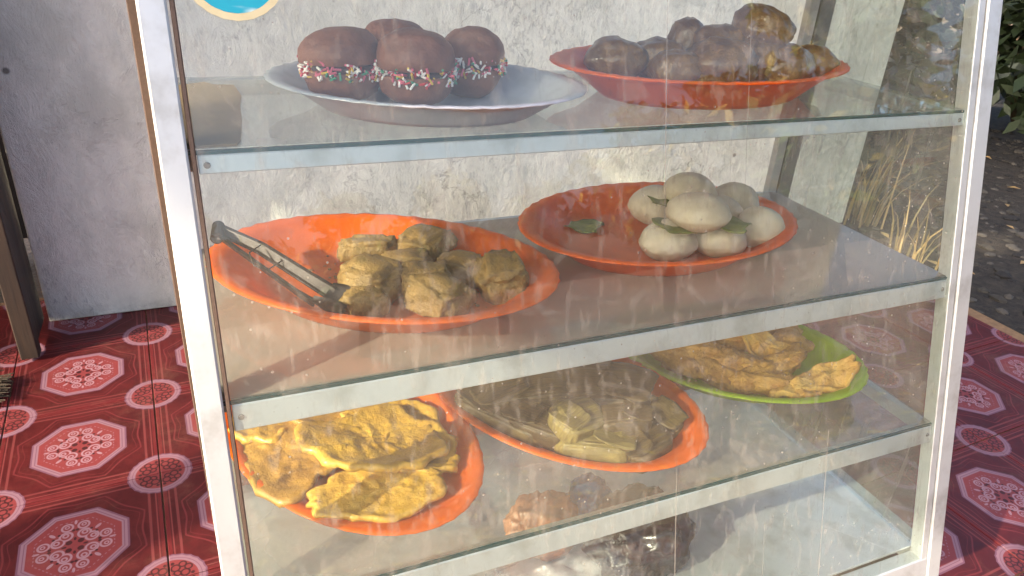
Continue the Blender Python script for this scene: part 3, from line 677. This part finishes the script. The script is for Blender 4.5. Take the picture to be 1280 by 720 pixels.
link('soil', mesh('soil', [(2.73, -1.2, 0), (9.5, -1.2, 0), (9.5, 9, 0), (2.95, 9, 0), (2.95, 1.9, 0), (2.73, 1.9, 0)], [(0, 1, 2, 3, 4, 5)], soil), (0, 0, ZF-.084), kind='structure')
tag(link('gravel', mesh('gravel', vs, fs, grv, False, fm), (0, 0, ZF-.09), kind='stuff'), 'dark gravel on the ground beside the tiled floor', 'gravel')
def leafm(name, h1, h2, rough=.5):
    m = M(name); m.set(color=m.mix(m.noise(6, 3), lin(h1), lin(h2)), rough=rough); return m
lm_dark = leafm('leaf_dark', '1c2612', '2c381c'); lm_mid = leafm('leaf_mid', '4c6428', '6a8034'); lm_yel = leafm('leaf_yellow', 'a8983a', 'c2a850'); lm_dry = leafm('leaf_dry', '9a7c50', 'b89a68')
lm_old = leafm('leaf_withered', '6a5c40', '84734e')
barkm = leafm('bark', '4a3c30', '6a5a4a', .9)
vs, fs, fm = [], [], []
for k in range(2520):
    if k < 2480: x, y = random.uniform(-3, 9), -1.8-abs(random.gauss(0, 2.6))
    else: x, y = random.uniform(2.8, 6), random.uniform(-.4, 3.4)
    s = random.uniform(.025, .06); rz = random.uniform(0, 6.28); t = random.uniform(-.5, .5); c_, s_ = math.cos(rz), math.sin(rz); o_ = len(vs)
    for (u, v, z) in ((-1, 0, 0), (0, -.42, .1), (1, 0, t*.3), (0, .42, .12)):
        vs.append((x+s*(u*c_-v*s_), y+s*(u*s_+v*c_), .012+s*(z+.2)))
    fs += [(o_, o_+1, o_+2), (o_, o_+2, o_+3)]; fm += [random.choice((0, 1, 1)) if k < 2480 else 1]*2
tag(link('leaf_litter', mesh('leaf_litter', vs, fs, [lm_yel, lm_dry], False, fm), (0, 0, ZF-.09), kind='stuff'), 'dry fallen leaves scattered on the dirt in front of the porch', 'leaves')
def crown(n, rx, ry, rz, s, seed, mats, nclump=14, yel=.05):
    rnd = random.Random(seed); vs, fs, fm = [], [], []
    cl = []
    for _ in range(nclump):
        d = Vector((rnd.gauss(0, 1), rnd.gauss(0, 1), rnd.gauss(0, 1))).normalized()*rnd.uniform(.35, .95)
        cl.append((Vector((d.x*rx, d.y*ry, d.z*rz)), rnd.uniform(.22, .42)))
    for k in range(n):
        c, r = rnd.choice(cl); d = Vector((rnd.gauss(0, 1), rnd.gauss(0, 1), rnd.gauss(0, 1))).normalized()*(rnd.random()**.4)*r
        p = c+Vector((d.x*rx, d.y*ry, d.z*rz)); L = s*rnd.uniform(.6, 1.3)
        t = Vector((rnd.gauss(0, 1), rnd.gauss(0, 1), rnd.gauss(0, .7)-.3)).normalized(); q = t.cross(Vector((rnd.gauss(0, 1), rnd.gauss(0, 1), rnd.gauss(0, 1)))).normalized()
        o_ = len(vs); vs += [p-t*L, p+q*L*.38, p+t*L, p-q*L*.38]; fs.append((o_, o_+1, o_+2, o_+3)); fm.append(2 if rnd.random() < yel else rnd.choice((0, 0, 1)))
    return mesh('crown', vs, fs, mats, False, fm), cl
ZG = ZF-.09
def tree(x, y, h, rx, rz, n, s, seed, label, group, yel=.04, cz=None):
    t = thing('tree', (x, y, ZG), label, 'tree', group); ch = cz if cz else h-rz
    me, cl = crown(n, rx, rx, rz, s, seed, [lm_dark, lm_mid, lm_yel], 16, yel); link('crown', me, (0, 0, ch), t)
    vs, fs = tube([(0, 0, 0), (.03*h, 0, ch*.5), (0, .03*h, ch), (.02, .0, ch+rz*.5)], [.035*h, .026*h, .018*h, .006*h], 9)
    for c, r in cl[:7]:
        V, F = tube([(0, .01*h, ch*.75), (c.x*.5, c.y*.5, ch+c.z*.4), (c.x, c.y, ch+c.z)], [.012*h, .008*h, .003*h], 6); o_ = len(vs); vs += V; fs += [tuple(j+o_ for j in f) for f in F]
    link('trunk', mesh('trunk', vs, fs, barkm, True), (0, 0, 0), t)
for i, (x, y, h, rx, rz) in enumerate([(-3.2, -13, 3.3, 1.7, 1.2), (-.2, -14, 2.9, 1.6, 1.1), (2.4, -13, 3.2, 1.6, 1.2), (5.2, -13, 3.6, 1.9, 1.4), (8.5, -12, 4.4, 2.1, 1.8), (12, -11, 5.2, 2.4, 2.2), (-6.5, -12, 3.8, 1.9, 1.5)]):
    tree(x, y, h, rx, rz, 3200, .16, i, 'leafy tree across the yard, seen mirrored in the pane', 'trees across the yard')
tree(4.2, -2.7, 2.5, 1.25, 1.0, 5200, .085, 21, 'tree with hanging yellowish leaves mirrored in the pane', 'trees close to the porch', .16, 1.75)
for i, (x, y, h, rx, rz, cz, n, lb) in enumerate([(-3.9, -2.05, 4.6, 1.25, 1.0, 4.74, 9000, 'added unseen tree with a high crown, shading the upper shelves'), (-3.7, -.38, 4.6, 1.15, 1.0, 4.66, 10500, 'added unseen tree whose trunk casts a band of shade on the floor'), (-3.9, 1.36, 4.2, 1.2, 1.6, 2.95, 10500, 'added unseen low-hanging tree keeping the sun off the wall'), (-4.2, -2.9, 4.6, 1.2, 1.1, 4.35, 6000, 'added unseen tree extending the row that blocks the sun')]):  # unseen trees added to hold the sun off the upper shelves and wall
    tree(x, y, h, rx, rz, n, .13, 70+i, lb, 'unseen trees added to block the sun', .03, cz)
def grass(x, y, h, n, seed, label, mats, spread=.25):
    rnd = random.Random(seed); vs, fs, fm = [], [], []
    for k in range(n):
        a = rnd.uniform(0, 6.28); ln = rnd.uniform(.2, 1)*spread; hh = h*rnd.uniform(.5, 1); w_ = rnd.uniform(.004, .009); d = Vector((math.cos(a), math.sin(a), 0)); sd = Vector((-d.y, d.x, 0)); o_ = len(vs)
        b0 = Vector((rnd.gauss(0, .05), rnd.gauss(0, .05), 0))
        for i in range(5):
            f = i/4; p = b0+d*ln*f*f+Vector((0, 0, hh*(f-.25*f*f*f))); ww = w_*(1-f)+.0008
            vs += [p-sd*ww, p+sd*ww]
        fs += [(o_+2*i, o_+2*i+1, o_+2*i+3, o_+2*i+2) for i in range(4)]; fm += [rnd.randrange(len(mats))]*4
    tag(link('grass_clump', mesh('grass_clump', vs, fs, mats, False, fm), (x, y, ZG)), label, 'grass', 'dry grass clumps')
grass(2.90, 1.36, .55, 16, 1, 'tall dry grass growing at the edge of the tiles', [lm_old, lm_old, lm_dry])
grass(3.2, 1.9, .80, 26, 2, 'tall dry grass growing out of the gravel', [lm_old, lm_old, lm_dry], .35)
def shrub(x, y, h, r, n, s, seed, label):
    t = thing('shrub', (x, y, ZG), label, 'shrub', 'dark shrubs past the gravel')
    me, cl = crown(n, r, r, h*.5, s, seed, [lm_dark, lm_dark, lm_dark], 14, .0); link('foliage', me, (0, 0, h*.52), t)
    vs, fs = [], []
    for c, rr in cl[:8]:
        V, F = tube([(0, 0, 0), (c.x*.4, c.y*.4, h*.3), (c.x, c.y, h*.52+c.z)], [.03, .02, .006], 6); o_ = len(vs); vs += V; fs += [tuple(j+o_ for j in f) for f in F]
    link('stem', mesh('stem', vs, fs, barkm, True), (0, 0, 0), t)
for i, (x, y, h, r) in enumerate([(5.6, 2.3, 1.9, 1.0), (4.7, 3.5, 2.2, 1.0), (6.6, 3.4, 2.6, 1.4), (7.2, 1.6, 2.2, 1.2), (5.4, 4.8, 2.6, 1.2), (3.6, 4.4, 2.3, .9), (8.5, 5, 3.4, 2)]):
    shrub(x, y, h, r, 2600, .085, 50+i, 'dark leafy shrub past the gravel at the end of the house wall')
